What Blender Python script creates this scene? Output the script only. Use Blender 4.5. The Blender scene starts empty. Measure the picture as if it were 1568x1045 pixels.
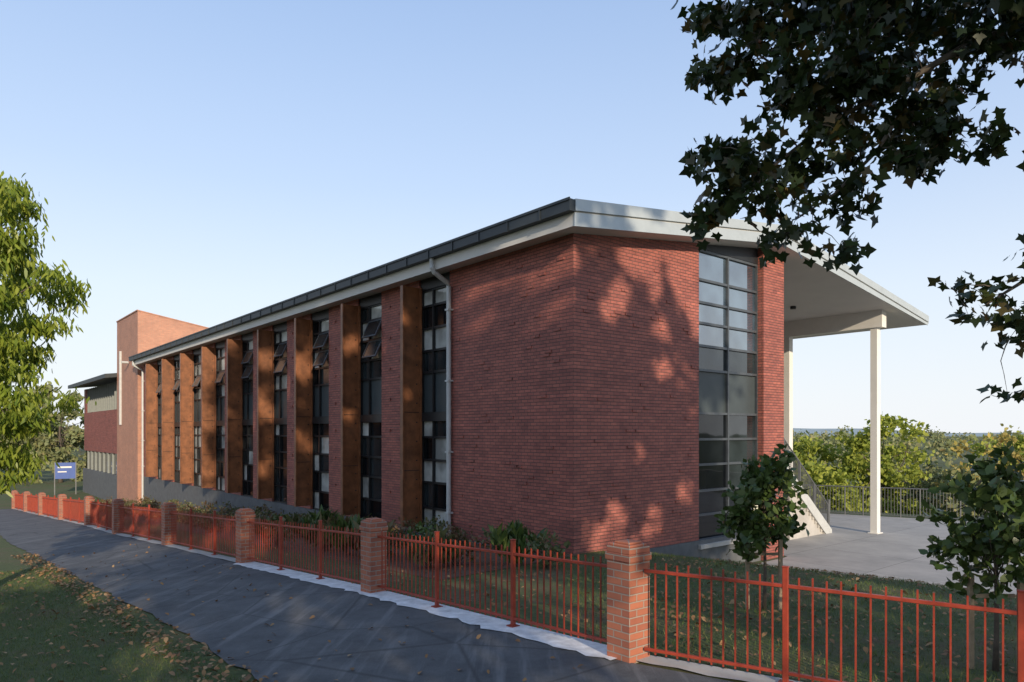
import bpy, math, numpy as np
from mathutils import Vector, Matrix
E=2.6
rng=np.random.default_rng(7)
scene=bpy.context.scene
U=np.array([-.642,.767]); V=np.array([.767,.642]); C=np.array([1.48,17.0]); P1=np.array([1.34,8.13])
ANG=math.atan2(.642,.767)
SD=np.array([.367,-.93,math.tan(math.radians(17))]); SD/=np.linalg.norm(SD)
def col(): return scene.collection
def sstep(a,b,x):
    t=np.clip((x-a)/(b-a),0,1); return t*t*(3-2*t)
def ground(x,y):
    x=np.asarray(x,float); y=np.asarray(y,float)
    sp=(x-P1[0])*U[0]+(y-P1[1])*U[1]
    base=-2.6-.052*np.clip(sp,0,62)
    t=(x-C[0])*V[0]+(y-C[1])*V[1]
    w=sstep(.5,7.5,t)
    d=(x-15)*.514+(y-35.5)*.857
    court=-4.05-4.0*sstep(.5,26,d)
    return E+base*(1-w)+court*w
def loc(t,s): return C+V*t+U*s
def empty(name,loc=(0,0,0),rz=0):
    o=bpy.data.objects.new(name,None); o.location=loc; o.rotation_euler=(0,0,rz); o.empty_display_size=.3
    col().objects.link(o); return o
# sun patch targets; off-view crowns' leaves are cut along sun rays to light them
SUN_PATCHES=[]
for t,s,z,r_ in [(2.7,0,4.8,.30),(2.9,0,4.4,.15),(4.0,0,4.7,.28),(4.35,0,4.1,.30),(4.8,0,3.7,.26),(3.55,0,4.95,.12),(2.05,0,4.45,.14),(1.66,0,3.5,.18),(3.05,0,4.0,.12),(1.3,0,3.1,.10),(3.3,0,2.8,.10),(3.4,0,1.75,.10),(4.9,0,2.9,.1),
  (.6,0,-2.5,.22),(1.5,0,-2.1,.2),(3.0,0,-2.4,.24),(1.95,0,-2.85,.24),(1.0,0,-2.95,.16),(2.4,0,-.5,.07),(4.3,0,-1.6,.07),
  (9.0,0,5.2,.2),(9.1,0,4.2,.25),(9.1,0,3.0,.2),(9.1,0,1.9,.15),
  (0,3.6,4.15,.08),(0,.9,4.0,.12),(0,.8,3.05,.08),(0,2.15,4.2,.05),(0,3.7,3.1,.03),(0,4.3,3.9,.03),
  (1.5,-.65,5.35,.14),(3.2,-.65,5.5,.25),(4.5,-.65,5.7,.3),(5.6,-.65,5.8,.25),(6.8,-.65,6.0,.25),
  (-.6,6.9,3.6,.08),(-.4,6.9,1.2,.08),(-.3,10.9,3.2,.15),(-.3,10.9,.6,.1),(-.35,15,2.6,.25),(-.3,15,-.5,.2),(-.3,19,3.3,.25),(-.3,19,1.0,.2),(-.3,19,-1.6,.2)]:
    p=loc(t,s); SUN_PATCHES.append((p[0],p[1],E+z,r_))
for x,y,z,r_ in [(-3.45,11.2,-2.7,.14),(-3.0,10.6,-2.7,.05),(.8,12.5,-2.75,.22),(1.7,12.4,-2.75,.18),(0,13.1,-2.75,.12),(3.3,11.3,-2.7,.18),(2.5,10.8,-2.7,.14),(4.5,11.6,-2.8,.22),(5.6,13,-3,.25),(1.45,8.0,-1.9,.2),(1.45,8.0,-2.3,.18),(4.4,6.1,-1.9,.14),(2.9,7.3,-1.8,.12),(3.6,6.7,-1.9,.12),(-6,11,-2.6,.06),(-4.5,8.8,-2.6,.05),(-7.5,12.5,-2.7,.1),(-2.2,12.6,-2.0,.06),(3.3,5.5,2.7,.12),(2.2,5.5,2.0,.08),(3.7,5.5,1.1,.1),(3.75,10.4,-1.0,.22),(5.2,7.7,-.9,.22),(-1,11.5,-1.7,.1),(.4,9.6,-1.7,.1)]:
    SUN_PATCHES.append((x,y,E+z,r_))
def cut_sun_gaps(P,r):
    keep=np.ones(len(P),bool)
    for x,y,z,rad in SUN_PATCHES:
        d=P-np.array([x,y,z]); a=d@SD; q=d-a[:,None]*SD; dist=np.linalg.norm(q,axis=1)
        keep&=~((a>4)&(dist<rad*1.1+.30+r.normal(size=len(P))*.07))
    return keep
# ---------------- materials
def nodes(name):
    m=bpy.data.materials.new(name); m.use_nodes=True
    nt=m.node_tree; b=nt.nodes['Principled BSDF']; return m,nt,b
def N(nt,t,**k):
    n=nt.nodes.new(t)
    for a,v in k.items(): setattr(n,a,v)
    return n
def noise(nt,scale,detail=6,rough=.6,vec=None):
    n=N(nt,'ShaderNodeTexNoise'); n.inputs['Scale'].default_value=scale; n.inputs['Detail'].default_value=detail; n.inputs['Roughness'].default_value=rough
    if vec is not None: nt.links.new(vec,n.inputs['Vector'])
    return n.outputs['Fac']
def ramp(nt,fac,stops):
    r=N(nt,'ShaderNodeValToRGB'); e=r.color_ramp.elements
    while len(e)<len(stops): e.new(.5)
    for i,(p,c) in enumerate(stops): e[i].position=p; e[i].color=(*c,1)
    nt.links.new(fac,r.inputs[0]); return r.outputs[0]
def mixc(nt,fac,a,b,mode='MIX'):
    m=N(nt,'ShaderNodeMix',data_type='RGBA',blend_type=mode)
    for s,v in ((m.inputs[0],fac),(m.inputs[6],a),(m.inputs[7],b)):
        if isinstance(v,(int,float)): s.default_value=v
        elif isinstance(v,tuple): s.default_value=(*v,1)
        else: nt.links.new(v,s)
    return m.outputs[2]
def bump(nt,b,h,dist,strength=1):
    n=N(nt,'ShaderNodeBump'); n.inputs['Distance'].default_value=dist; n.inputs['Strength'].default_value=strength
    nt.links.new(h,n.inputs['Height']); nt.links.new(n.outputs[0],b.inputs['Normal'])
def objco(nt): return N(nt,'ShaderNodeTexCoord').outputs['Object']
def mat_var(name,c,rough=.6,metal=0,var=.25,scale=4,bd=0,bs=60,spec=.5):
    m,nt,b=nodes(name); co=objco(nt)
    f=noise(nt,scale,8,.65,co)
    lo=tuple(x*(1-var) for x in c); hi=tuple(min(1,x*(1+var)) for x in c)
    nt.links.new(ramp(nt,f,[(.3,lo),(.7,hi)]),b.inputs['Base Color'])
    b.inputs['Roughness'].default_value=rough; b.inputs['Metallic'].default_value=metal
    b.inputs['Specular IOR Level'].default_value=spec
    if bd: bump(nt,b,noise(nt,bs,4,.6,co),bd)
    return m
def mat_brick(name,c1,c2,mortar,dash=True):
    m,nt,b=nodes(name); co=objco(nt)
    sx=N(nt,'ShaderNodeSeparateXYZ'); nt.links.new(co,sx.inputs[0])
    ad=N(nt,'ShaderNodeMath',operation='ADD'); nt.links.new(sx.outputs[0],ad.inputs[0]); nt.links.new(sx.outputs[1],ad.inputs[1])
    cb=N(nt,'ShaderNodeCombineXYZ'); nt.links.new(ad.outputs[0],cb.inputs[0]); nt.links.new(sx.outputs[2],cb.inputs[1])
    br=N(nt,'ShaderNodeTexBrick'); nt.links.new(cb.outputs[0],br.inputs['Vector'])
    br.inputs['Scale'].default_value=1; br.inputs['Brick Width'].default_value=.24; br.inputs['Row Height'].default_value=.086
    br.inputs['Mortar Size'].default_value=.009; br.inputs['Mortar Smooth'].default_value=.2; br.inputs['Bias'].default_value=-.1
    br.inputs['Color1'].default_value=(*c1,1); br.inputs['Color2'].default_value=(*c2,1); br.inputs['Mortar'].default_value=(*mortar,1)
    colr=mixc(nt,.6,br.outputs['Color'],ramp(nt,noise(nt,1.1,9,.7,co),[(.3,(.7,.7,.74)),(.7,(1.2,1.17,1.15))]),'MULTIPLY')
    h=br.outputs['Fac']
    inv=N(nt,'ShaderNodeMath',operation='SUBTRACT'); inv.inputs[0].default_value=1; nt.links.new(h,inv.inputs[1])
    hh=inv.outputs[0]
    if dash:
        mp=N(nt,'ShaderNodeMapping'); mp.inputs['Scale'].default_value=(.55,11.63,1); nt.links.new(cb.outputs[0],mp.inputs[0])
        sn=N(nt,'ShaderNodeVectorMath',operation='SNAP'); sn.inputs[1].default_value=(.13,1,1); nt.links.new(mp.outputs[0],sn.inputs[0])
        wn=N(nt,'ShaderNodeTexWhiteNoise',noise_dimensions='2D'); nt.links.new(sn.outputs[0],wn.inputs['Vector'])
        mp2=N(nt,'ShaderNodeMapping'); mp2.inputs['Scale'].default_value=(.5,11.63,1); nt.links.new(cb.outputs[0],mp2.inputs[0])
        sn2=N(nt,'ShaderNodeVectorMath',operation='SNAP'); sn2.inputs[1].default_value=(.5,1,1); nt.links.new(mp2.outputs[0],sn2.inputs[0])
        wn2=N(nt,'ShaderNodeTexWhiteNoise',noise_dimensions='2D'); nt.links.new(sn2.outputs[0],wn2.inputs['Vector'])
        gt=N(nt,'ShaderNodeMath',operation='GREATER_THAN'); nt.links.new(wn2.outputs['Value'],gt.inputs[0]); gt.inputs[1].default_value=.62
        a2=N(nt,'ShaderNodeMath',operation='ADD'); nt.links.new(hh,a2.inputs[0]); nt.links.new(gt.outputs[0],a2.inputs[1]); hh=a2.outputs[0]
        colr=mixc(nt,.45,colr,ramp(nt,wn.outputs['Value'],[(0,(.68,.66,.70)),(.5,(1,1,1)),(1,(1.25,1.2,1.15))]),'MULTIPLY')
        colr=mixc(nt,.4,colr,ramp(nt,wn2.outputs['Value'],[(0,(.85,.85,.86)),(.9,(1.1,1.1,1.1)),(1,(1.5,1.45,1.45))]),'MULTIPLY')
    nt.links.new(colr,b.inputs['Base Color']); b.inputs['Roughness'].default_value=.7
    bump(nt,b,hh,.022,.9)
    return m
def mat_leaf(name,cols,trans=.3,gloss=.35):
    m=bpy.data.materials.new(name); m.use_nodes=True; nt=m.node_tree; nt.nodes.clear()
    out=N(nt,'ShaderNodeOutputMaterial'); g=N(nt,'ShaderNodeNewGeometry')
    k=len(cols); c=ramp(nt,g.outputs['Random Per Island'],[(i/(k-1),cols[i]) for i in range(k)])
    p=N(nt,'ShaderNodeBsdfPrincipled'); p.inputs['Roughness'].default_value=gloss; nt.links.new(c,p.inputs['Base Color'])
    p.inputs['Specular IOR Level'].default_value=.35
    t=N(nt,'ShaderNodeBsdfTranslucent'); nt.links.new(c,t.inputs[0])
    mx=N(nt,'ShaderNodeMixShader'); mx.inputs[0].default_value=trans
    nt.links.new(p.outputs[0],mx.inputs[1]); nt.links.new(t.outputs[0],mx.inputs[2]); nt.links.new(mx.outputs[0],out.inputs[0])
    return m
M_brick=mat_brick('red_brick',(.36,.112,.08),(.265,.08,.062),(.13,.068,.056))
M_pbrick=mat_brick('pillar_brick',(.42,.145,.078),(.29,.095,.058),(.33,.26,.21),False)
M_tbrick=mat_brick('tower_brick',(.54,.25,.155),(.45,.205,.13),(.42,.31,.23),False)
M_corten=mat_var('bronze_metal',(.21,.08,.032),.5,0,.45,2.5)
M_conc=mat_var('concrete',(.42,.40,.37),.85,0,.18,1.2,.004,80)
M_plinth=mat_var('plinth_block',(.11,.115,.118),.85,0,.2,3,.004,80)
M_white=mat_var('white_paint',(.70,.685,.64),.5,0,.05,2)
M_soffit=mat_var('soffit_paint',(.56,.54,.50),.6,0,.05,1)
M_fascia=mat_var('grey_metal_fascia',(.42,.46,.47),.4,.2,.08,1.5)
M_gutter=mat_var('dark_gutter',(.025,.032,.036),.55,0,.15,3)
M_frame=mat_var('window_frame',(.018,.02,.022),.4,.2,.2,5)
M_frame2=mat_var('window_transoms',(.075,.085,.095),.35,.2,.2,5)  # paler copy of the frame colour, stands in for reflected light
M_core=mat_var('light_block_dark',(.02,.02,.02),.9)
M_spand=mat_var('spandrel_panel',(.055,.068,.072),.35,0,.1,2,spec=.3)
M_kerb=mat_var('concrete_kerb',(.68,.68,.68),.85,0,.25,5,.006,60)
M_red=mat_var('red_fence_paint',(.29,.042,.02),.4,0,.3,6)
M_rail=mat_var('railing_steel',(.13,.135,.14),.45,.4,.15,5)
M_pipe=mat_var('pipe_paint',(.46,.47,.46),.45,0,.1,4)
M_louv=mat_var('louvre_grey',(.20,.215,.20),.5,0,.1,4)
M_bark=mat_var('bark',(.10,.08,.06),.9,0,.4,6,.02,20)
M_twig=mat_var('twig_bark',(.13,.105,.08),.9,0,.3,10)
M_stake=mat_var('timber_stake',(.33,.25,.16),.8,0,.3,8)
def mat_glass(name,c,ior=1.7,rough=.03):
    m,nt,b=nodes(name); co=objco(nt)
    nt.links.new(ramp(nt,noise(nt,.9,3,.5,co),[(.35,tuple(x*.5 for x in c)),(.65,tuple(x*1.5 for x in c))]),b.inputs['Base Color'])
    b.inputs['Roughness'].default_value=rough; b.inputs['IOR'].default_value=ior
    bump(nt,b,noise(nt,.8,2,.5,co),.01,.4); return m
M_g1=mat_glass('glass_dark',(.006,.008,.010),1.5); M_g2=mat_glass('glass_blind_reflection',(.45,.46,.43),1.6,.08); M_g3=mat_glass('glass_mid',(.02,.027,.03),1.8)  # pale second glass paints in both blinds and light reflections
M_g5=mat_glass('glass_sky_reflection',(.05,.08,.11),3.6)  # blue tint and boosted reflectance stand in for bright sky in upper panes
# ---------------- mesh builder
class MB:
    def __init__(s): s.v=[]; s.f=[]
    def box(s,x0,x1,y0,y1,z0,z1,M=None):
        n=len(s.v); vs=[(x0,y0,z0),(x1,y0,z0),(x1,y1,z0),(x0,y1,z0),(x0,y0,z1),(x1,y0,z1),(x1,y1,z1),(x0,y1,z1)]
        if M is not None: vs=[tuple(M@Vector(p)) for p in vs]
        s.v+=vs; s.f+=[tuple(n+i for i in q) for q in ((0,3,2,1),(4,5,6,7),(0,1,5,4),(1,2,6,5),(2,3,7,6),(3,0,4,7))]
    def prism_tz(s,poly,s0,s1):
        n=len(s.v);k=len(poly)
        s.v+=[(p[0],s0,p[1]) for p in poly]+[(p[0],s1,p[1]) for p in poly]
        s.f.append(tuple(n+i for i in range(k))); s.f.append(tuple(n+k+i for i in reversed(range(k))))
        for i in range(k):
            j=(i+1)%k; s.f.append((n+i,n+k+i,n+k+j,n+j))
    def tube(s,pts,rad,k=8):
        n=len(s.v); pts=[Vector(p) for p in pts]
        for i,p in enumerate(pts):
            d=(pts[min(i+1,len(pts)-1)]-pts[max(i-1,0)]).normalized()
            a=d.cross(Vector((0,0,1))).normalized() if abs(d.z)<.99 else Vector((1,0,0))
            b=d.cross(a).normalized(); r=rad[i] if hasattr(rad,'__len__') else rad
            for j in range(k):
                t=2*math.pi*j/k; s.v.append(tuple(p+a*(r*math.cos(t))+b*(r*math.sin(t))))
        for i in range(len(pts)-1):
            for j in range(k):
                s.f.append((n+i*k+j,n+i*k+(j+1)%k,n+(i+1)*k+(j+1)%k,n+(i+1)*k+j))
        s.f.append(tuple(n+j for j in reversed(range(k)))); s.f.append(tuple(n+(len(pts)-1)*k+j for j in range(k)))
    def build(s,name,mat,parent=None,smooth=False,bevel=0):
        me=bpy.data.meshes.new(name); me.from_pydata(s.v,[],s.f); me.materials.append(mat); me.update()
        import bmesh
        bm=bmesh.new(); bm.from_mesh(me); bmesh.ops.recalc_face_normals(bm,faces=bm.faces); bm.to_mesh(me); bm.free()
        if smooth: me.shade_smooth()
        o=bpy.data.objects.new(name,me); col().objects.link(o)
        if parent: o.parent=parent
        if bevel:
            md=o.modifiers.new('bevel','BEVEL'); md.width=bevel; md.segments=1
        return o
def leaves(name,pos,size,tmpl,mat,parent=None,droop=0,up=0,seed=0):
    r=np.random.default_rng(seed); n=len(pos); T=np.array(tmpl,float); K=len(T)
    a=r.normal(size=(n,3)); a/=np.linalg.norm(a,axis=1)[:,None]
    if droop: a=a*(1-droop)+np.array([0,0,-1])*droop; a/=np.linalg.norm(a,axis=1)[:,None]
    if up: a=a*(1-up)+np.array([0,0,1])*up; a/=np.linalg.norm(a,axis=1)[:,None]
    nn=np.cross(a,r.normal(size=(n,3))); nn/=np.linalg.norm(nn,axis=1)[:,None]; b=np.cross(nn,a)
    s=np.asarray(size)*np.ones(n)
    v=pos[:,None,:]+s[:,None,None]*(T[None,:,0,None]*b[:,None,:]+T[None,:,1,None]*a[:,None,:]+T[None,:,2,None]*nn[:,None,:])
    return rawmesh(name,v.reshape(-1,3),n,K,mat,parent)
def rawmesh(name,v,n,K,mat,parent):
    me=bpy.data.meshes.new(name); me.vertices.add(n*K); me.vertices.foreach_set('co',v.ravel().astype(np.float32))
    me.loops.add(n*K); me.loops.foreach_set('vertex_index',np.arange(n*K,dtype=np.int32))
    me.polygons.add(n); me.polygons.foreach_set('loop_start',np.arange(0,n*K,K,dtype=np.int32)); me.polygons.foreach_set('loop_total',np.full(n,K,dtype=np.int32))
    me.materials.append(mat); me.update(calc_edges=True); me.validate()
    o=bpy.data.objects.new(name,me); col().objects.link(o)
    if parent: o.parent=parent
    return o
OV=[(0,0,0),(.28,.3,.04),(.3,.6,.02),(0,1,-.12),(-.3,.6,.02),(-.28,.3,.04)]
LAN=[(0,0,0),(.13,.3,.03),(.1,.7,-.03),(0,1,-.15),(-.1,.7,-.03),(-.13,.3,.03)]
STAR=[]
for i,(ang,rr) in enumerate([(-90,.08),(-52,.42),(-25,.30),(10,.52),(42,.32),(66,.40),(90,.64),(114,.40),(138,.32),(170,.52),(205,.30),(232,.42)]):
    STAR.append((rr*math.cos(math.radians(ang)),.3+rr*math.sin(math.radians(ang)),-.25*rr*rr))
def clump(ells,n,sub,spread,r,shell=.5):
    ells=np.array(ells,float); w=(ells[:,3]*ells[:,4]*ells[:,5])**.7; w/=w.sum()
    si=r.choice(len(ells),sub,p=w); d=r.normal(size=(sub,3)); d/=np.linalg.norm(d,axis=1)[:,None]
    rad=r.uniform(shell**3,1,sub)**(1/3); cs=ells[si,:3]+d*rad[:,None]*ells[si,3:]
    li=r.integers(0,sub,n); g=r.normal(size=(n,3))*np.array([1,1,.7])
    return cs[li]+g*spread, cs
def tree(name,base,trunk_top,ells,n,size,tmpl,mat,r0=.2,sub=120,spread=.35,seed=1,droop=.2,nl=25,shell=.4,lr=.25,gaps=False):
    r=np.random.default_rng(seed); e=empty(name,base)
    bx=np.array(base); L=[(a-bx[0],b-bx[1],c-bx[2],p,q,s) for a,b,c,p,q,s in ells]; tt=np.array(trunk_top)-bx
    pts,cs=clump(L,n,sub,spread,r,shell)
    m=MB(); k=7
    tp=[(tt[0]*f+.08*r0*5*math.sin(5*f),tt[1]*f,tt[2]*f) for f in np.linspace(0,1,k)]
    m.tube(tp,[r0*(1.25 if i==0 else 1-.55*i/(k-1)) for i in range(k)],10)
    for j in range(min(nl,sub)):
        c=cs[j]; f=r.uniform(.45,1); i0=tt*f; mid=(i0+c)/2+r.normal(size=3)*np.linalg.norm(c-i0)*.08+np.array([0,0,.06*np.linalg.norm(c-i0)])
        m.tube([i0,(i0+mid)/2,mid,(mid+c)/2,c],[r0*lr,r0*lr*.8,r0*lr*.6,r0*lr*.35,r0*lr*.12],6)
    m.build('trunk_and_limbs',M_bark,e,True)
    if gaps: pts=pts[cut_sun_gaps(pts+bx,r)]
    leaves('foliage',pts,size*r.uniform(.7,1.25,len(pts)),tmpl,mat,e,droop=droop,seed=seed)
    return e
# ---------------- ground
def axis(lo,hi,step,far):
    a=list(np.arange(lo,hi+.001,step)); s=step; x=hi
    while x<far: s*=1.35; x+=s; a.append(x)
    s=step; x=lo; b=[]
    while x>-far: s*=1.35; x-=s; b.append(x)
    return np.array(b[::-1]+a)
ax=axis(-42,30,.5,3500); ay=axis(-20,62,.5,3500)
X,Y=np.meshgrid(ax,ay); Z=ground(X,Y); nx,ny=len(ax),len(ay)
idx=np.arange(nx*ny).reshape(ny,nx)
F=np.stack([idx[:-1,:-1],idx[:-1,1:],idx[1:,1:],idx[1:,:-1]],-1).reshape(-1,4)
me=bpy.data.meshes.new('ground'); me.from_pydata(np.stack([X,Y,Z],-1).reshape(-1,3).tolist(),[],F.tolist())
m,nt,b=nodes('grass_ground'); co=objco(nt)
g1=ramp(nt,noise(nt,9,10,.7,co),[(.3,(.036,.056,.015)),(.7,(.10,.125,.035))])
g2=ramp(nt,noise(nt,14,8,.7,co),[(.3,(.07,.048,.026)),(.7,(.17,.115,.062))])
nt.links.new(mixc(nt,ramp(nt,noise(nt,.55,8,.72,co),[(.48,(0,0,0)),(.68,(1,1,1))]),g1,g2),b.inputs['Base Color'])
b.inputs['Roughness'].default_value=.95; bump(nt,b,noise(nt,30,6,.7,co),.03)
me.materials.append(m); me.shade_smooth(); o=bpy.data.objects.new('ground',me); col().objects.link(o)
def resample(pl,n):
    pl=np.array(pl,float); d=np.r_[0,np.cumsum(np.linalg.norm(np.diff(pl,axis=0),axis=1))]; q=np.linspace(0,d[-1],n)
    return np.stack([np.interp(q,d,pl[:,0]),np.interp(q,d,pl[:,1])],-1)
def strip(name,A,B,n,k,mat,off,parent=None,jit=0):
    A=resample(A,n);B=resample(B,n)
    if jit: A=A+rng.normal(size=A.shape)*jit
    v=[];f=[]
    for i in range(n):
        for j in range(k):
            p=A[i]*(1-j/(k-1))+B[i]*j/(k-1); v.append((p[0],p[1],float(ground(p[0],p[1]))+off))
    for i in range(n-1):
        for j in range(k-1): f.append((i*k+j,i*k+j+1,(i+1)*k+j+1,(i+1)*k+j))
    me=bpy.data.meshes.new(name); me.from_pydata(v,[],f); me.materials.append(mat)
    import bmesh
    bm=bmesh.new(); bm.from_mesh(me); bmesh.ops.recalc_face_normals(bm,faces=bm.faces)
    if sum(q.normal.z for q in bm.faces)<0: bmesh.ops.reverse_faces(bm,faces=bm.faces)
    bm.to_mesh(me); bm.free(); me.shade_smooth()
    o=bpy.data.objects.new(name,me); col().objects.link(o)
    if parent:o.parent=parent
    return o
PIL=[(1.34,8.13),(-2.52,12.86),(-6.62,17.5),(-10.9,22.4),(-15.2,27.2),(-19.3,32.2),(-23.6,37.0),(-28.0,42.0),(-32.2,46.8),(-36.4,51.6)]
RP=[(1.34,8.13),(2.80,7.22),(4.42,6.12),(6.05,4.98),(7.7,3.85),(9.3,2.7)]
def offs(pl,d):
    pl=np.array(pl,float); t=np.gradient(pl,axis=0); t/=np.linalg.norm(t,axis=1)[:,None]
    return pl+np.stack([-t[:,1],t[:,0]],-1)*d
LINE=[RP[-1],RP[-2],RP[-3],RP[-4],RP[-5]]+PIL
m,nt,b=nodes('asphalt_path'); co=objco(nt)
c=mixc(nt,1,ramp(nt,noise(nt,1.1,10,.75,co),[(.3,(.045,.047,.05)),(.72,(.12,.122,.124))]),ramp(nt,noise(nt,120,3,.7,co),[(.3,(.65,.65,.65)),(.7,(1.4,1.4,1.4))]),'MULTIPLY')
mp=N(nt,'ShaderNodeMapping'); mp.inputs['Rotation'].default_value=(0,0,.7); mp.inputs['Scale'].default_value=(4,.3,1); nt.links.new(co,mp.inputs[0])
c=mixc(nt,ramp(nt,noise(nt,1.2,6,.6,mp.outputs[0]),[(.52,(0,0,0)),(.72,(.7,.7,.7))]),c,(.20,.20,.20))
vo=N(nt,'ShaderNodeTexVoronoi',feature='DISTANCE_TO_EDGE'); vo.inputs['Scale'].default_value=.45; nt.links.new(co,vo.inputs['Vector'])
c=mixc(nt,ramp(nt,vo.outputs['Distance'],[(0,(.6,.6,.6)),(.012,(0,0,0))]),c,(.025,.025,.025))
nt.links.new(c,b.inputs['Base Color']); b.inputs['Roughness'].default_value=.85; bump(nt,b,noise(nt,90,4,.7,co),.006)
M_asph=m
strip('footpath',offs(LINE,3.45),offs(LINE,.2),170,9,M_asph,.02,jit=.035)
strip('concrete_kerb',offs(PIL[:3],.31),offs(PIL[:3],-.16),70,3,M_kerb,.032,jit=.035)
strip('concrete_kerb',offs(PIL[2:],.20),offs(PIL[2:],-.1),80,3,M_conc,.032,jit=.03)
strip('concrete_kerb',offs(RP[::-1],.16),offs(RP[::-1],-.14),30,3,M_conc,.032,jit=.02)
M_mulch=mat_var('mulch',(.12,.075,.045),.95,0,.5,12,.03,40)
strip('garden_bed',[C+V*(-.05)+U*s for s in (-.2,44)],[C+V*(-4.2)+U*s for s in (-.5,44)],120,9,M_mulch,.012)
m,nt,b=nodes('court_concrete'); co=objco(nt)
c=ramp(nt,noise(nt,.7,9,.7,co),[(.3,(.27,.265,.25)),(.7,(.42,.40,.375))])
mp=N(nt,'ShaderNodeMapping'); mp.inputs['Rotation'].default_value=(0,0,-ANG); nt.links.new(co,mp.inputs[0])
br=N(nt,'ShaderNodeTexBrick'); nt.links.new(mp.outputs[0],br.inputs['Vector']); br.offset=0
br.inputs['Scale'].default_value=1; br.inputs['Brick Width'].default_value=3; br.inputs['Row Height'].default_value=3; br.inputs['Mortar Size'].default_value=.012
br.inputs['Color1'].default_value=(1,1,1,1); br.inputs['Color2'].default_value=(.93,.93,.93,1); br.inputs['Mortar'].default_value=(.4,.4,.4,1)
nt.links.new(mixc(nt,1,c,br.outputs['Color'],'MULTIPLY'),b.inputs['Base Color']); b.inputs['Roughness'].default_value=.8
R0=np.array([15,35.5]); RD=np.array([.857,-.514])
strip('courtyard_paving',[loc(7.5,-22),loc(7.5,-.3),loc(9.6,-.3),loc(9.6,16)],[R0+RD*30,R0+RD*14,R0+RD*0,R0-RD*11],90,40,m,.02)
# ---------------- building
B=empty('brick_school_building',(C[0],C[1],E),ANG)
def sof(t): return 4.805+.1253*t if t<=8.5 else 5.87-.119*(t-8.5)
PL=-3.1
WIN=[(6.87-1.68+4.062*i,6.87+4.062*i) for i in range(9)]
wall=MB()
edges=[0]+[e for w in WIN for e in w]+[43.0]
for i in range(0,len(edges),2):
    wall.box(0,.35,edges[i],edges[i+1],PL,4.83)
wall.prism_tz([(.35,PL),(5.07,PL),(5.07,sof(5.07)+.04),(.35,sof(.35)+.04)],0,.35)
wall.prism_tz([(8.32,PL-1.4),(9.55,PL-1.4),(9.55,sof(9.55)+.03),(8.5,sof(8.5)+.03),(8.32,sof(8.32)+.03)],-.12,.35)
wall.box(9.2,9.55,.35,43,PL-1.4,5.4)
wall.box(.35,9.2,42.65,43,PL-2,4.8)
wall.build('brick_walls',M_brick,B)
tooth=MB()
for i in range(9):
    s0=WIN[i][1]
    for k in range(14):
        z=-2.8+k*.516
        tooth.box(-.045,-.001,s0+1.0,s0+1.24,z,z+.076)
        if k%2: tooth.box(-.035,-.001,s0+1.75,s0+1.87,z+.258,z+.334)
rt=np.random.default_rng(77)
for k in range(46):
    z=-3.0+.086*int(rt.integers(2,88)); a=rt.uniform(.3,4.7)
    if z<4.6: tooth.box(-.022,-.001,a,a+.23,z+.01,z+.078)
    z=-3.0+.086*int(rt.integers(2,88)); a=rt.uniform(.2,4.7); tooth.box(a,a+.23,-.022,-.001,z+.01,z+.078)
tooth.build('projecting_bricks',M_brick,B)
pl=MB(); pl.box(-.03,.4,-.02,43.2,PL-3,PL-.002); pl.box(.4,8.3,-.03,.4,PL-2,PL-.002); pl.build('plinth',M_plinth,B)
core=MB(); core.box(.42,9.15,.42,42.6,-5,4.7); core.build('light_block_core',M_core,B)  # solid dark block added behind the panes to stop light
G={1:MB(),2:MB(),3:MB(),4:MB(),5:MB()}; fr=MB(); fr2=MB()
def fb(mb,pln,d0,d1,a0,a1,z0,z1):
    if pln=='X': mb.box(d0,d1,a0,a1,z0,z1)
    else: mb.box(a0,a1,d0,d1,z0,z1)
def window(pln,a,b,rows,mull,r,top,spr,prob,FR):
    cols=[a]+mull+[b]
    for j in range(len(rows)-1):
        for i in range(len(cols)-1):
            key=4 if j==spr else r.choice([1,3,2],p=prob)
            if pln=='X' and i==0 and j<spr and r.random()<.55: key=2
            if pln=='Y' and j<4: key=5
            if pln=='Y' and j==4: key=3
            fb(G[int(key)],pln,.17,.2,cols[i]+.02,cols[i+1]-.02,rows[j+1]+.02,rows[j]-.02)
    for z in rows: fb(FR,pln,.10,.165,a,b,z-.035,z+.035)
    for c_ in cols: fb(FR,pln,.09,.166,max(a,c_-.035),min(b,c_+.035),rows[-1],rows[0])
    fb(fr,pln,.2,.3,a,b,rows[-1],rows[0])
r=np.random.default_rng(4)
rowsL=[4.45,3.95,3.25,2.55,1.88,.6,-.15,-.86,-1.56,-2.36,-3.08]
for i,(a,b_) in enumerate(WIN):
    window('X',a,b_,rowsL,[a+.62*(b_-a)],r,0,4,[.4,.3,.3],fr)
    fb(fr,'X',.05,.3,a,b_,4.46,4.8)
    fb(fr,'X',.04,.16,a,b_,.35,.62)
rowsE=[5.3,4.45,3.79,3.19,2.53,1.82,.56,-.2,-.94,-1.7,-2.4,-3.2]
window('Y',5.07,8.32,rowsE,[6.7],r,0,5,[.75,.25,0],fr2)
fr.prism_tz([(5.07,5.34),(8.32,5.34),(8.32,sof(8.32)+.02),(5.07,sof(5.07)+.02)],.08,.3)
fr.build('window_frames',M_frame,B); fr2.build('window_transoms',M_frame2,B)
for k,mt in ((1,M_g1),(2,M_g2),(3,M_g3),(4,M_spand),(5,M_g5)): G[k].build('window_glass_%d'%k,mt,B)
aw=MB(); awf=MB()
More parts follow.
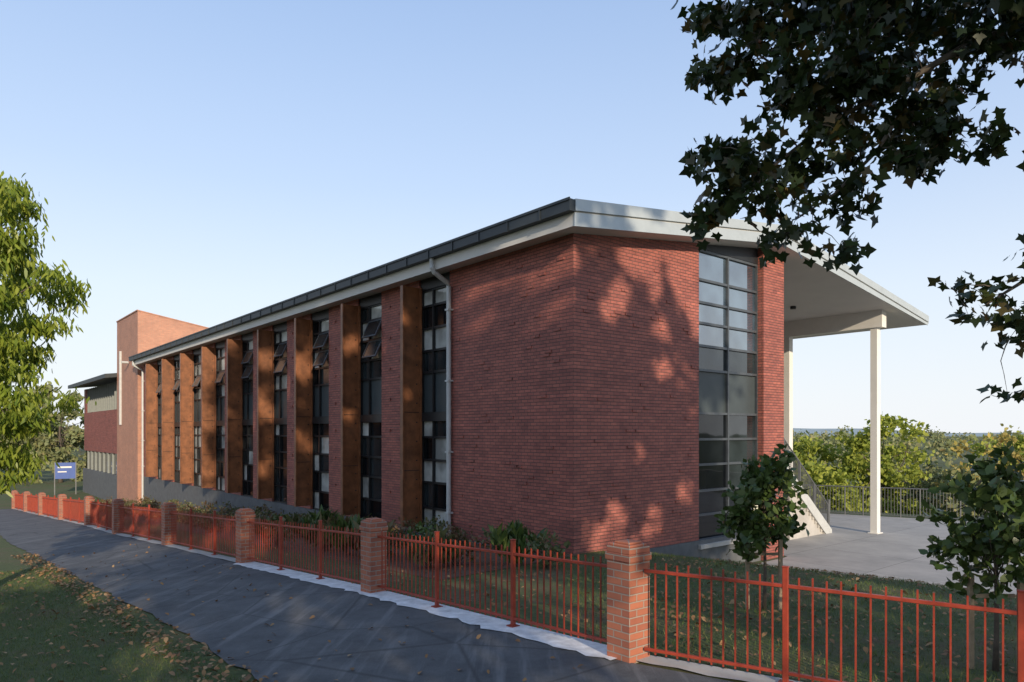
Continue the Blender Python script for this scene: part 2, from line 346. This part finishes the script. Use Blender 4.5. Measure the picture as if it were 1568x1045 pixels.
for i in range(1,9):
    a,b_=WIN[i]
    for zt in ((3.9,3.2) if i<5 else (3.2,)):
        Mx=Matrix.Translation((.08,0,zt))@Matrix.Rotation(math.radians(25),4,'Y')
        aw.box(-.012,.012,a+.08,a+.98,-.62,-.03,Mx)
        for q in ((a+.05,a+.1,-.66,0),(a+.96,a+1.01,-.66,0),(a+.1,a+.96,-.66,-.61),(a+.1,a+.96,-.05,0)):
            awf.box(-.025,.025,q[0],q[1],q[2],q[3],Mx)
aw.build('open_awning_glass',M_g3,B); awf.build('open_awning_frames',M_frame2,B)
sill=MB(); sill.box(5.0,8.31,-.12,.09,-3.34,-3.22); sill.box(5.07,8.31,-.02,.35,-5.2,-3.34); sill.build('window_sill',M_conc,B)
fin=MB(); bolts=MB()
for a,b_ in WIN:
    fin.box(-.66,.12,b_+.0,b_+.05,-2.95,4.55); fin.box(-.66,-.61,b_-.10,b_-.001,-2.95,4.55); fin.box(-.001+.0,.05,b_-.09,b_-.002,-2.95,4.55)
    for z in np.arange(-2.7,4.5,.6): bolts.box(-.12,-.08,b_-.02,b_-.001,z,z+.04)
    bolts.box(-.6,-.01,b_-.012,b_-.0015,.62,.64); bolts.box(-.6,-.01,b_-.012,b_-.0015,-1.2,-1.18)
fin.build('bronze_fins',M_corten,B); bolts.build('fin_fixings',M_frame,B)
roof=MB(); roof.prism_tz([(-.6,5.30),(8.5,6.41),(20.1,4.82),(20.1,4.49),(8.5,5.87),(-.6,4.73)],-.64,43.6); roof.build('roof',M_soffit,B)
cap=MB(); 
cap.prism_tz([(-.62,5.33),(8.5,6.44),(20.14,4.85),(20.14,4.60),(8.5,6.19),(-.62,5.06)],-.70,-.641)
cap.prism_tz([(-.62,5.02),(8.5,6.15),(20.12,4.57),(20.12,4.47),(8.5,5.85),(-.62,4.71)],-.67,-.6405)
cap.prism_tz([(-.62,5.335),(8.5,6.445),(20.14,4.855),(20.14,4.83),(8.5,6.42),(-.62,5.31)],-.60,43.6)
cap.box(20.101,20.24,-.66,43.6,4.55,4.80)
cap.tube([(20.2,-.3,4.72),(21.0,-.3,4.72)],.06,8)
cap.build('verge_fascia',M_fascia,B)
gt=MB(); gt.box(-.80,-.601,-.68,43.6,5.04,5.31); gt.box(-.83,-.80,-.70,43.6,5.27,5.33); 
for s in np.arange(.3,43,1.2): gt.box(-.825,-.79,s,s+.04,5.02,5.30)
gt.build('gutter',M_gutter,B)
dp=MB()
for s in (5.1,42.75):
    dp.tube([(-.7,s,5.06),(-.7,s,4.78),(-.62,s,4.66),(-.16,s,4.42),(-.1,s,4.3),(-.1,s,3.9),(-.1,s,0),(-.1,s,-3.7 if s<10 else -4.8)],.07,12)
    for z in (3.6,1.5,-.6,-2.4): dp.box(-.18,-.0,s-.09,s+.09,z,z+.05)
dp.build('downpipes',M_pipe,B,False)
lt=MB()
for t_,s_ in ((12,2.5),(15,2.5),(12,6),(15,6)):
    z_=sof(t_); lt.tube([(t_,s_,z_+.02),(t_,s_,z_-.10)],.11,12)
lt.build('soffit_lights',M_frame,B)
vb=MB()
for s in np.arange(.15,43,3.7):
    vb.box(17.1,17.4,s-.04,s+.22,-4.2,4.6)
    vb.box(17.0,17.5,s-.1,s+.28,-4.05,-4.0)
vb.prism_tz([(17.05,4.18),(17.45,4.18),(17.45,4.85),(17.05,4.85)],-.1,43.3)
vb.build('verandah_columns',M_white,B)
bal=MB(); bal.box(9.551,12.7,2.95,43,.05,.35); bal.box(9.551,10.3,1.4,2.95,.05,.35); bal.build('balcony_slab',M_conc,B)
br_=MB()
def rail(mb,p,q,h=1.05,sp=.12,pk=.012,post=.03):
    p=Vector(p);q=Vector(q);n=max(2,int((q-p).length/sp))
    mb.tube([p+Vector((0,0,h)),q+Vector((0,0,h))],.03,6); mb.tube([p+Vector((0,0,.1)),q+Vector((0,0,.1))],.02,6)
    for i in range(n+1):
        a=p.lerp(q,i/n); mb.tube([a+Vector((0,0,.1 if i%12 else 0)),a+Vector((0,0,h))],post if i%12==0 else pk,5)
rail(br_,(12.65,2.95,.35),(12.65,42,.35)); rail(br_,(10.3,2.97,.35),(12.65,2.97,.35)); rail(br_,(10.3,1.45,.35),(9.6,1.45,.35))
rail(br_,(15.9,1.5,-4.0),(10.3,1.5,.35),1.1,.12,.014,.035); rail(br_,(15.9,2.75,-4.0),(10.3,2.75,.35),1.1,.12,.014,.035)
br_.tube([(15.95,1.5,-4.03),(15.95,1.5,-2.7)],.05,8); br_.tube([(15.95,2.75,-4.03),(15.95,2.75,-2.7)],.05,8)
br_.build('balcony_railing',M_rail,B)
st=MB(); nst=25
for i in range(nst):
    t1=15.9-5.6*i/nst; z1=-4.05+4.4*(i+1)/nst; st.box(t1-.24,t1,1.45,2.8,max(-4.1,z1-.4),z1)
st.prism_tz([(15.7,-4.1),(15.7,-3.95),(12.9,-1.75),(12.9,-4.1)],1.5,2.75)
st.build('staircase',M_conc,B)
stg=MB()
for s0,s1 in ((1.39,1.445),(2.805,2.86)): stg.prism_tz([(16,-4.1),(16,-3.9),(10.3,.5),(10.3,.1),(15.6,-4.1)],s0,s1)
stg.build('stair_stringers',M_pipe,B)
tw=MB(); tw.prism_tz([(-.15,-6.5),(9,-6.5),(9,7.2),(-.15,8.73)],44,51); tw.prism_tz([(0.3,-6.5),(9,-6.5),(9,5.0),(.3,4.7)],43,44)
tw.build('brick_tower',M_tbrick,B)
tc=MB(); tc.prism_tz([(-.2,8.74),(9.05,7.19),(9.05,7.27),(-.2,8.82)],43.95,51.05); tc.build('tower_capping',M_tbrick,B)
tf=MB(); tf.box(-.30,-.155,49.3,49.5,.6,6.3); tf.tube([(-.25,46.5,5.2),(-.7,46.5,5.2)],.09,8); tf.build('tower_light_fin',M_pipe,B)
fw=MB(); fw.box(.2,10,51,68,1.2,1.9); fw.box(.2,10,51,68,-1.75,1.2); fw.box(.2,10,66.8,68,1.9,4.2)
fw.build('wing_brick',M_brick,B)
w2=MB(); w2.box(.35,9.8,51,66.8,1.9,4.2);w2.build('wing_glass',M_g1,B)
w3=MB(); w3.box(.35,9.8,51,68,-3.5,-1.75);w3.build('wing_lower_glass',M_g1,B)
w4=MB()
for s in np.arange(51,67,.95): w4.box(.2,.35,s,s+.09,1.9,4.2)
for s in np.arange(51,67.5,1.9): w4.box(.2,.36,s,s+.10,-3.5,-1.75)
w4.build('wing_mullions',M_louv,B)
w5=MB(); w5.box(.1,10,51,68.1,-7,-3.5); w5.build('wing_base',M_plinth,B)
w6=MB(); w6.prism_tz([(-1.0,4.3),(10,5.7),(10,6.0),(-1.0,4.62)],51.0,69.3); w6.build('wing_roof',M_gutter,B)
# ---------------- fence
FE=empty('picket_fence')
pk=MB(); rr=MB()
def panel(p,q):
    p=np.array(p);q=np.array(q); L=np.linalg.norm(q-p); d=(q-p)/L; a=math.atan2(d[1],d[0]); n=int(round(L/.128))
    z0=float(ground(*p)); z1=float(ground(*q))
    for i in range(1,n):
        f=i/n; x,y=p+(q-p)*f; z=z0+(z1-z0)*f
        Mx=Matrix.Translation((x,y,z))@Matrix.Rotation(a,4,'Z'); pk.box(-.008,.008,-.008,.008,.09,1.13+.008*math.sin(i*3.7),Mx)
    for h,w in ((1.03,.018),(.14,.016)):
        n0=len(rr.v)
        nrm=np.array([-d[1],d[0]])*.022
        for (pp,zz) in ((p,z0),(q,z1)):
            for sgn,dz in ((-1,-w),(1,-w),(1,w),(-1,w)): rr.v.append((pp[0]+sgn*nrm[0],pp[1]+sgn*nrm[1],zz+h+dz))
        rr.f+=[(n0,n0+1,n0+5,n0+4),(n0+1,n0+2,n0+6,n0+5),(n0+2,n0+3,n0+7,n0+6),(n0+3,n0,n0+4,n0+7)]
def post(p,a,h=1.22):
    Mx=Matrix.Translation((p[0],p[1],float(ground(*p))))@Matrix.Rotation(a,4,'Z'); rr.box(-.028,.028,-.028,.028,-.1,h,Mx); rr.box(-.034,.034,-.034,.034,h,h+.012,Mx); rr.box(-.07,.07,-.07,.07,.03,.045,Mx)
for i in range(len(PIL)-1):
    a=np.array(PIL[i]);b_=np.array(PIL[i+1]); d=(b_-a)/np.linalg.norm(b_-a); an=math.atan2(d[1],d[0]); L=np.linalg.norm(b_-a)
    q=[a+d*(.18+(L-.36)*f) for f in (0,1/3,2/3,1)]
    for k in range(3):
        panel(q[k],q[k+1])
        if k: post(q[k],an)
rp=[np.array(x) for x in RP]; d0=(rp[1]-rp[0])/np.linalg.norm(rp[1]-rp[0]); rp[0]=rp[0]+d0*.2
for i in range(len(rp)-1):
    panel(rp[i],rp[i+1]); post(rp[i+1],math.atan2(d0[1],d0[0]))
pk.build('pickets',M_red,FE); rr.build('rails_and_posts',M_red,FE,bevel=.004)
for i,p in enumerate(PIL):
    q=PIL[min(i+1,len(PIL)-1)]
    an=math.atan2(q[1]-p[1],q[0]-p[0]) if i<len(PIL)-1 else an
    pm=MB(); pm.box(-.175,.175,-.175,.175,-.3,1.14); pm.box(-.19,.19,-.19,.19,1.14,1.226); pm.box(-.175,.175,-.175,.175,1.226,1.30)
    for k,(w,z) in enumerate(((.15,1.30),(.11,1.325))): pm.box(-w,w,-w,w,z,z+.025)
    ob=pm.build('pillar_%d'%i,M_pbrick,FE,bevel=.006); ob.location=(p[0],p[1],float(ground(*p))); ob.rotation_euler=(0,0,an)
cr=MB()
for k in range(-4,12):
    a=R0+RD*(k*2.4); b_=R0+RD*((k+1)*2.4); rail(cr,(a[0],a[1],float(ground(*a))),(b_[0],b_[1],float(ground(*b_))),1.4,.13,.013,.035)
cr.build('courtyard_railing',M_rail)
# ---------------- vegetation
ML_dark=mat_leaf('leaf_plane_tree',[(.016,.028,.010),(.03,.05,.015),(.05,.075,.022),(.02,.034,.012),(.04,.06,.018),(.12,.08,.025)],.25)
ML_light=mat_leaf('leaf_light_green',[(.17,.24,.03),(.26,.33,.04),(.34,.38,.06),(.12,.20,.03)],.45,.4)
ML_mag=mat_leaf('leaf_glossy',[(.04,.07,.02),(.07,.115,.028),(.11,.15,.04),(.05,.08,.025)],.2,.3)
ML_shrub=mat_leaf('leaf_shrub',[(.05,.075,.03),(.10,.12,.04),(.15,.15,.06),(.18,.12,.06)],.2,.45)
ML_red=mat_leaf('leaf_reddish',[(.14,.09,.05),(.18,.11,.055),(.10,.11,.04),(.22,.12,.07)],.2,.5)
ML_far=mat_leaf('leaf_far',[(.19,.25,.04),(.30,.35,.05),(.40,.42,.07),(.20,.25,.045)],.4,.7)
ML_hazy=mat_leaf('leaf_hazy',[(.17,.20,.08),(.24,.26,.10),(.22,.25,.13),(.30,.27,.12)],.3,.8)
ML_yel=mat_leaf('leaf_yellow',[(.42,.34,.09),(.50,.38,.10),(.34,.32,.09),(.40,.28,.10)],.3,.7)
ML_brown=mat_leaf('dry_leaf',[(.22,.11,.045),(.33,.19,.08),(.15,.08,.04),(.40,.26,.13)],.1,.7)
ML_grass=mat_leaf('grass_blades',[(.055,.095,.02),(.10,.155,.033),(.15,.18,.05),(.17,.15,.065)],.2,.6)
g=lambda x,y: float(ground(x,y))
OVH=[(1.48,3.14,.22,.2),(1.63,2.86,.18,.18),(1.96,3.17,.36,.3),(2.02,2.76,.28,.28),(2.58,3.12,.5,.4),(3.29,3.12,.6,.45),(3.85,3.01,.4,.35),(2.42,2.66,.5,.28),(2.93,2.7,.45,.35),(3.29,2.4,.3,.25),(3.08,2.17,.22,.13),(1.61,2.15,.26,.13),(2.02,2.17,.33,.22),(2.47,2.2,.36,.22),(1.86,1.84,.33,.17),(2.27,1.79,.33,.2),(2.68,1.89,.18,.18),(1.50,1.69,.12,.1),(2.12,1.56,.22,.09),(2.63,1.49,.14,.08),(3.9,2.45,.09,.15),
(3.92,1.33,.17,.13),(3.64,1.08,.2,.1),(3.54,.88,.15,.08),(3.92,.82,.1,.18),(3.98,.37,.06,.12),(4.4,1.2,.35,.5),(4.6,2.3,.4,.5),(4.5,3.3,.5,.4),(3.3,3.6,1.4,.3),(2.2,3.6,.7,.3)]
r=np.random.default_rng(11)
b0=np.array([7.6,-1.2,g(7.6,-1.2)])
T1=empty('plane_tree',tuple(b0))
el=[]
for (x,z,rx,rz) in OVH:
    el.append((x,5.5+r.uniform(-.15,.15),E+z,rx,max(rx,.3)*.8,rz))
pts,cs=clump(el,6600,460,.07,r,.1)
leaves('overhanging_foliage',pts-b0,.125*r.uniform(.6,1.15,len(pts)),STAR,ML_dark,T1,droop=.45,seed=3)
bm_=MB(); tg=MB()
limb=[Vector(p)-Vector(b0) for p in ((7.6,-1.2,3.6),(6.9,1.5,5.0),(5.8,4.2,6.0),(4.6,5.4,5.95),(3.6,5.5,5.65),(3.0,5.5,5.3),(2.45,5.5,5.0),(2.0,5.5,4.65),(1.75,5.5,4.3))]
limb2=[Vector(p)-Vector(b0) for p in ((5.8,4.2,6.0),(5.1,5.0,4.9),(4.55,5.4,4.25),(4.1,5.5,3.85),(3.7,5.5,3.6))]
limb3=[Vector(p)-Vector(b0) for p in ((3.3,5.5,5.48),(3.05,5.55,5.1),(2.85,5.5,4.8),(2.5,5.45,4.45),(2.2,5.45,4.25))]
limb4=[Vector(p)-Vector(b0) for p in ((2.6,5.5,5.1),(2.2,5.5,5.35),(1.85,5.5,5.6))]
bm_.tube([Vector((0,0,-.2)),Vector((.05,0,2)),Vector((.0,.1,4)),Vector((.1,0,7)),Vector((0,0,10))],[.38,.3,.26,.18,.06],12)
tg.tube(limb,[.13,.10,.07,.045,.03,.022,.016,.011,.006],8); tg.tube(limb2,[.05,.04,.03,.018,.008],7); tg.tube(limb3,[.02,.018,.015,.011,.006],6); tg.tube(limb4,[.016,.011,.006],6)
nodes_=[]
for Lb in (limb[2:],limb2,limb3,limb4):
    for i in range(len(Lb)-1):
        for f in (0,.33,.66): nodes_.append(Lb[i].lerp(Lb[i+1],f))
order=sorted([Vector(c_-b0) for c_ in cs],key=lambda c_:min((q-c_).length for q in nodes_))
for c_ in order[:400]:
    p=min(nodes_,key=lambda q:(q-c_).length); L_=(p-c_).length
    mid=(p+c_)/2+Vector((r.normal()*.1,r.normal()*.1,.12+r.normal()*.08))*L_
    tg.tube([p,(p+mid)/2+Vector((0,0,.05))*L_,mid,(mid+c_)/2+Vector((0,0,.02)),c_],[.006,.005,.004,.003,.0015],4); nodes_.append(mid); nodes_.append(c_)
tg.build('branches_and_twigs',M_twig,T1,True)
mp_=[(7.9-b0[0],-2-b0[1],E+5.9-b0[2],5.2,4.3,3.9)]
pts,cs=clump(mp_,10500,200,.42,r,.1)
pts=pts[cut_sun_gaps(pts+b0,r)]
leaves('crown_foliage',pts,.27*r.uniform(.7,1.2,len(pts)),STAR,ML_dark,T1,droop=.3,seed=5)
for c_ in cs[:24]:
    c_=Vector(c_); p=Vector((0,0,r.uniform(3,8))); bm_.tube([p,(p+c_)/2+Vector((0,0,.3)),c_],[.07,.04,.012],6)
bm_.build('trunk_and_limbs',M_bark,T1,True)
tree('plane_tree',(7.5,-13,g(7.5,-13)),(7.5,-13,E+15),[(7,-13,E+8.5,4.6,4,5.2),(7.6,-13,E+14.5,4.2,3.4,4.0),(6.2,-13,E+18.5,2.6,2.4,2.2),(2.6,-12,E+3.0,3.4,3,2.7)],17000,.38,STAR,ML_dark,.45,330,.47,21,shell=.1,gaps=True)
tree('plane_tree',(14,-14,g(14,-14)),(14,-14,E+9),[(14,-14,E+8.6,6.5,4.5,3.8),(14.3,-14,E+13.4,5.9,3.5,3.2)],21000,.38,STAR,ML_dark,.45,400,.47,22,shell=.05,gaps=True)
LT=[(-9.6,13,E+4.2,.7,.9,1.1),(-9.2,13,E+2.6,1.05,1.1,.75),(-9.5,13,E+1.4,.9,1,.5),(-9.25,13,E+.45,1.0,1.1,.5),(-9.65,13,E-.5,.85,.9,.45),(-10.6,13.4,E+2,1.3,1.4,3.2)]
tree('leafy_street_tree',(-10.4,13.3,g(-10.4,13.3)),(-10.3,13.2,E+3.5),LT,21000,.17,LAN,ML_light,.14,260,.13,31,droop=.6,shell=.35)
def young(x,y,ctr,rad,n,seed):
    zb=g(x,y); 
    ell=[(x,y,E+ctr,rad,rad,.6),(x-.12,y,E+ctr-.4,rad*.9,rad*.85,.4),(x+.08,y,E+ctr+.45,rad*.65,rad*.6,.4)]
    t=tree('young_magnolia_tree',(x,y,zb),(x,y,E+ctr+.4),ell,n,.13,OV,ML_mag,.028,90,.07,seed,droop=.0,nl=50,shell=.25,lr=.3)
    s=MB()
    for dx,dy in ((-.22,.08),(.2,-.1)): s.box(dx-.025,dx+.025,dy-.025,dy+.025,-.1,1.05)
    s.box(-.22,.2,-.02,.0,.8,.84); s.build('stakes',M_stake,t)
young(3.72,10.4,-1.05,.52,1700,41); young(5.28,7.7,-.95,.55,1300,42)
def shrub(name,t,s,h,w,n,mat,seed,tm=OV,size=.1,up=.35):
    p=loc(t,s); zb=g(*p); e=empty(name,(p[0],p[1],zb)); r_=np.random.default_rng(seed)
    pts,cs=clump([(0,0,h*.5,w,w,h*.5)],n,22,.08,r_,.2); pts[:,2]=np.abs(pts[:,2])
    leaves('foliage',pts,size*r_.uniform(.7,1.3,n),tm,mat,e,up=up,seed=seed)
    m_=MB()
    for c_ in cs[:12]: m_.tube([(0,0,0),(c_[0]*.5,c_[1]*.5,c_[2]*.6),tuple(c_)],[.012,.009,.004],5)
    m_.build('stems',M_bark,e)
k=0
for s in np.arange(.6,43,1.5):
    k+=1; shrub('garden_shrub',-.9+r.normal()*.2,s+r.normal()*.3,.4+.4*r.random(),.45,190,[ML_shrub,ML_red][k%2],100+k)
for s in np.arange(-.8,13,.75):
    k+=1; shrub('garden_shrub',-2.7+r.normal()*.6,s+r.normal()*.3,.5+.4*r.random(),.48,210,[ML_shrub,ML_mag,ML_red][k%3],100+k,[OV,LAN][k%2],[.12,.34][k%2],[.3,.6][k%2])
for s in np.arange(13,42,1.2):
    k+=1; shrub('garden_shrub',-3.0+r.normal()*.4,s,.5+.4*r.random(),.5,180,[ML_red,ML_shrub][k%2],100+k)
def dist_tree(name,x,y,ztop,w,mat,n,seed,size=.45,dz=4):
    zb=g(x,y); c0=E+ztop-dz*.5
    tree(name,(x,y,zb-.2),(x,y,c0),[(x,y,c0,w,w,dz*.5),(x-w*.5,y,c0-dz*.35,w*.7,w*.7,dz*.4),(x+w*.5,y+.5,c0-dz*.3,w*.7,w*.7,dz*.4)],n,size,OV,mat,.22,60,.33,seed,nl=20,shell=.6)
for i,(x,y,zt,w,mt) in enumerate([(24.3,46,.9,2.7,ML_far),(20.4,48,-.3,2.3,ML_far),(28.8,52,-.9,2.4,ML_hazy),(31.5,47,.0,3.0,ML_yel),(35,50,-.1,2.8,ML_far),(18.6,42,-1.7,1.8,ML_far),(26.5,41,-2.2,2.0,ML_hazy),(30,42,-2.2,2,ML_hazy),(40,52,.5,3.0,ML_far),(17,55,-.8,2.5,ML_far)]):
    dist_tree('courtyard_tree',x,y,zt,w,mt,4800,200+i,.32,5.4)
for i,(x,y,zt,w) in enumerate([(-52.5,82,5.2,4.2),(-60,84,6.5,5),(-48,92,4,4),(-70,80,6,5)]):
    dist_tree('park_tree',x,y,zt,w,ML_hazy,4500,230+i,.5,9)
r=np.random.default_rng(99); el=[]
for i in range(150):
    yy=75+345*r.random()**1.3; xx=r.uniform(.18,1.3)*yy; el.append((xx,yy,E-6.9+r.uniform(-1,1.6)+yy*.010,r.uniform(4,7),4,3.4))
for i in range(90):
    yy=r.uniform(110,400); xx=-r.uniform(.45,1.2)*yy; el.append((xx,yy,E-2.5+r.uniform(-1,1.5),r.uniform(5,9),4,5))
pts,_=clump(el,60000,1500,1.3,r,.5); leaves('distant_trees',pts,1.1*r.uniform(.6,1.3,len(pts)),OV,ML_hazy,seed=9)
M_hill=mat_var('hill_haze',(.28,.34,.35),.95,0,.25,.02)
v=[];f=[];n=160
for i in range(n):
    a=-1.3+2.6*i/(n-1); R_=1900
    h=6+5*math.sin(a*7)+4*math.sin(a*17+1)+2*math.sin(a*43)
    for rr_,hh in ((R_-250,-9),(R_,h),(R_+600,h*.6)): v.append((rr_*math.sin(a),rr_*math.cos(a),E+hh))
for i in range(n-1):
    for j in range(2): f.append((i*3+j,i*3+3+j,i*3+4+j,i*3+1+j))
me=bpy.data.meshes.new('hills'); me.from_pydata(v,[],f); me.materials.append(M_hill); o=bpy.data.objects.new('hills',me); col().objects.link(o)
def along(n,o0,o1,s0,s1,r):
    s=r.uniform(s0,s1,n); o_=r.uniform(o0,o1,n); base=P1[None]+np.array([-.655,.755])[None]*s[:,None]; nrm=np.array([-.755,-.655]); return base+nrm*o_[:,None]
def put(xy,dz=0): return np.column_stack([xy,ground(xy[:,0],xy[:,1])+dz])
r=np.random.default_rng(55)
BL=[(-.06,0,0),(.06,0,0),(.0,1,.15)]
xy=along(120000,3.5,9.5,-3,16,r); leaves('grass_verge',put(xy,-.004),.055*r.uniform(.5,1.2,len(xy)),BL,ML_grass,up=.6,seed=1)
xy=np.column_stack([r.uniform(1,13,60000),r.uniform(5,18,60000)]); sd=(xy-np.array(RP[0]))@np.array([.56,.83]); tt=(xy-C)@V
fl=(xy-P1)@np.array([.755,.655])
xy=xy[(sd>.25)&(fl>.3)&(tt<7.3)]; xy=xy[r.random(len(xy))<.8]
leaves('grass_lawn',put(xy,-.004),.07*r.uniform(.5,1.3,len(xy)),BL,ML_grass,up=.6,seed=2)
a1=along(1100,3.3,3.9,-3,20,r); a2=along(1500,3.6,9,-3,16,r); a3=along(160,.4,3.4,-3,20,r); a4=along(700,-4,-.3,-1,16,r)
a5=np.column_stack([r.uniform(2,10,1500),r.uniform(6,16,1500)]); a5=a5[((a5-np.array(RP[0]))@np.array([.56,.83])>.2)&((a5-C)@V<7)]
xy=np.vstack([a1,a2,a3,a4,a5]); P_=put(xy,.035); n=len(P_)
T=np.array(OV); th=r.uniform(0,6.28,n); sz=r.uniform(.05,.10,n); ti=r.normal(size=(n,2))*.35
lx=T[None,:,0]*sz[:,None]; ly=(T[None,:,1]-.5)*sz[:,None]; x_=lx*np.cos(th)[:,None]-ly*np.sin(th)[:,None]; y_=lx*np.sin(th)[:,None]+ly*np.cos(th)[:,None]
z_=ti[:,:1]*x_+ti[:,1:]*y_+np.abs(lx)*.5
v=np.stack([x_,y_,z_],-1)+P_[:,None,:]; rawmesh('fallen_leaves',v.reshape(-1,3),n,6,ML_brown,None)
sg=empty('blue_sign_board',(-41.8,66,g(-41.8,66)),.6)
s_=MB(); s_.box(-.8,.8,-.04,.04,1.5,3.0); s_.build('board',mat_var('sign_blue',(.05,.10,.32),.4,0,.1,2),sg)
s_=MB(); s_.box(-.6,.5,-.05,-.041,2.5,2.65); s_.box(-.6,.1,-.05,-.041,2.1,2.2); s_.build('lettering_band',M_white,sg)
s_=MB(); s_.box(-.88,-.8,-.04,.04,-.2,3.05); s_.box(.8,.88,-.04,.04,-.2,3.05); s_.build('posts',M_rail,sg)
# ---------------- light
sd=Vector(SD)
L=bpy.data.lights.new('sun','SUN'); L.energy=5.0; L.angle=math.radians(.5); L.color=(1,.84,.64)
lo=bpy.data.objects.new('sun',L); lo.rotation_euler=(-sd).to_track_quat('-Z','Y').to_euler(); lo.location=(0,0,40); col().objects.link(lo)
w=bpy.data.worlds.new('World'); scene.world=w; w.use_nodes=True; nt=w.node_tree
bg=nt.nodes['Background']; sk=nt.nodes.new('ShaderNodeTexSky'); sk.sky_type='NISHITA'; sk.sun_disc=False
sk.sun_elevation=math.radians(17); sk.sun_rotation=math.atan2(.367,-.93); sk.air_density=1.0; sk.dust_density=.6; sk.ozone_density=1.5
gn=nt.nodes.new('ShaderNodeTexCoord'); sp=nt.nodes.new('ShaderNodeSeparateXYZ'); nt.links.new(gn.outputs['Generated'],sp.inputs[0])
hz=ramp(nt,sp.outputs[2],[(0,(.90,.93,.97)),(.18,(.76,.84,.95)),(.32,(.57,.69,.90)),(.55,(.38,.52,.80)),(1,(.31,.44,.73))])
ff=ramp(nt,sp.outputs[2],[(0,(.98,.98,.98)),(.15,(.92,.92,.92)),(.5,(.75,.75,.75)),(1,(.65,.65,.65))])
s1=nt.nodes.new('ShaderNodeVectorMath'); s1.operation='SCALE'; s1.inputs[3].default_value=2.1; nt.links.new(sk.outputs[0],s1.inputs[0])
s2=nt.nodes.new('ShaderNodeVectorMath'); s2.operation='SCALE'; s2.inputs[3].default_value=1/.15; nt.links.new(hz,s2.inputs[0])
mx=nt.nodes.new('ShaderNodeMix'); mx.data_type='VECTOR'; mx.clamp_factor=True
nt.links.new(ff,mx.inputs[0]); nt.links.new(s1.outputs[0],mx.inputs[4]); nt.links.new(s2.outputs[0],mx.inputs[5])
nt.links.new(mx.outputs[1],bg.inputs[0]); bg.inputs[1].default_value=.15
scene.view_settings.view_transform='Standard'; scene.view_settings.look='None'; scene.view_settings.exposure=0
cam=bpy.data.cameras.new('camera'); cam.lens=1080/1568*36; cam.sensor_width=36; cam.shift_y=.0893; cam.clip_start=.05; cam.clip_end=8000
co_=bpy.data.objects.new('camera',cam); co_.location=(0,0,E); co_.rotation_euler=(math.radians(90),0,0); col().objects.link(co_); scene.camera=co_
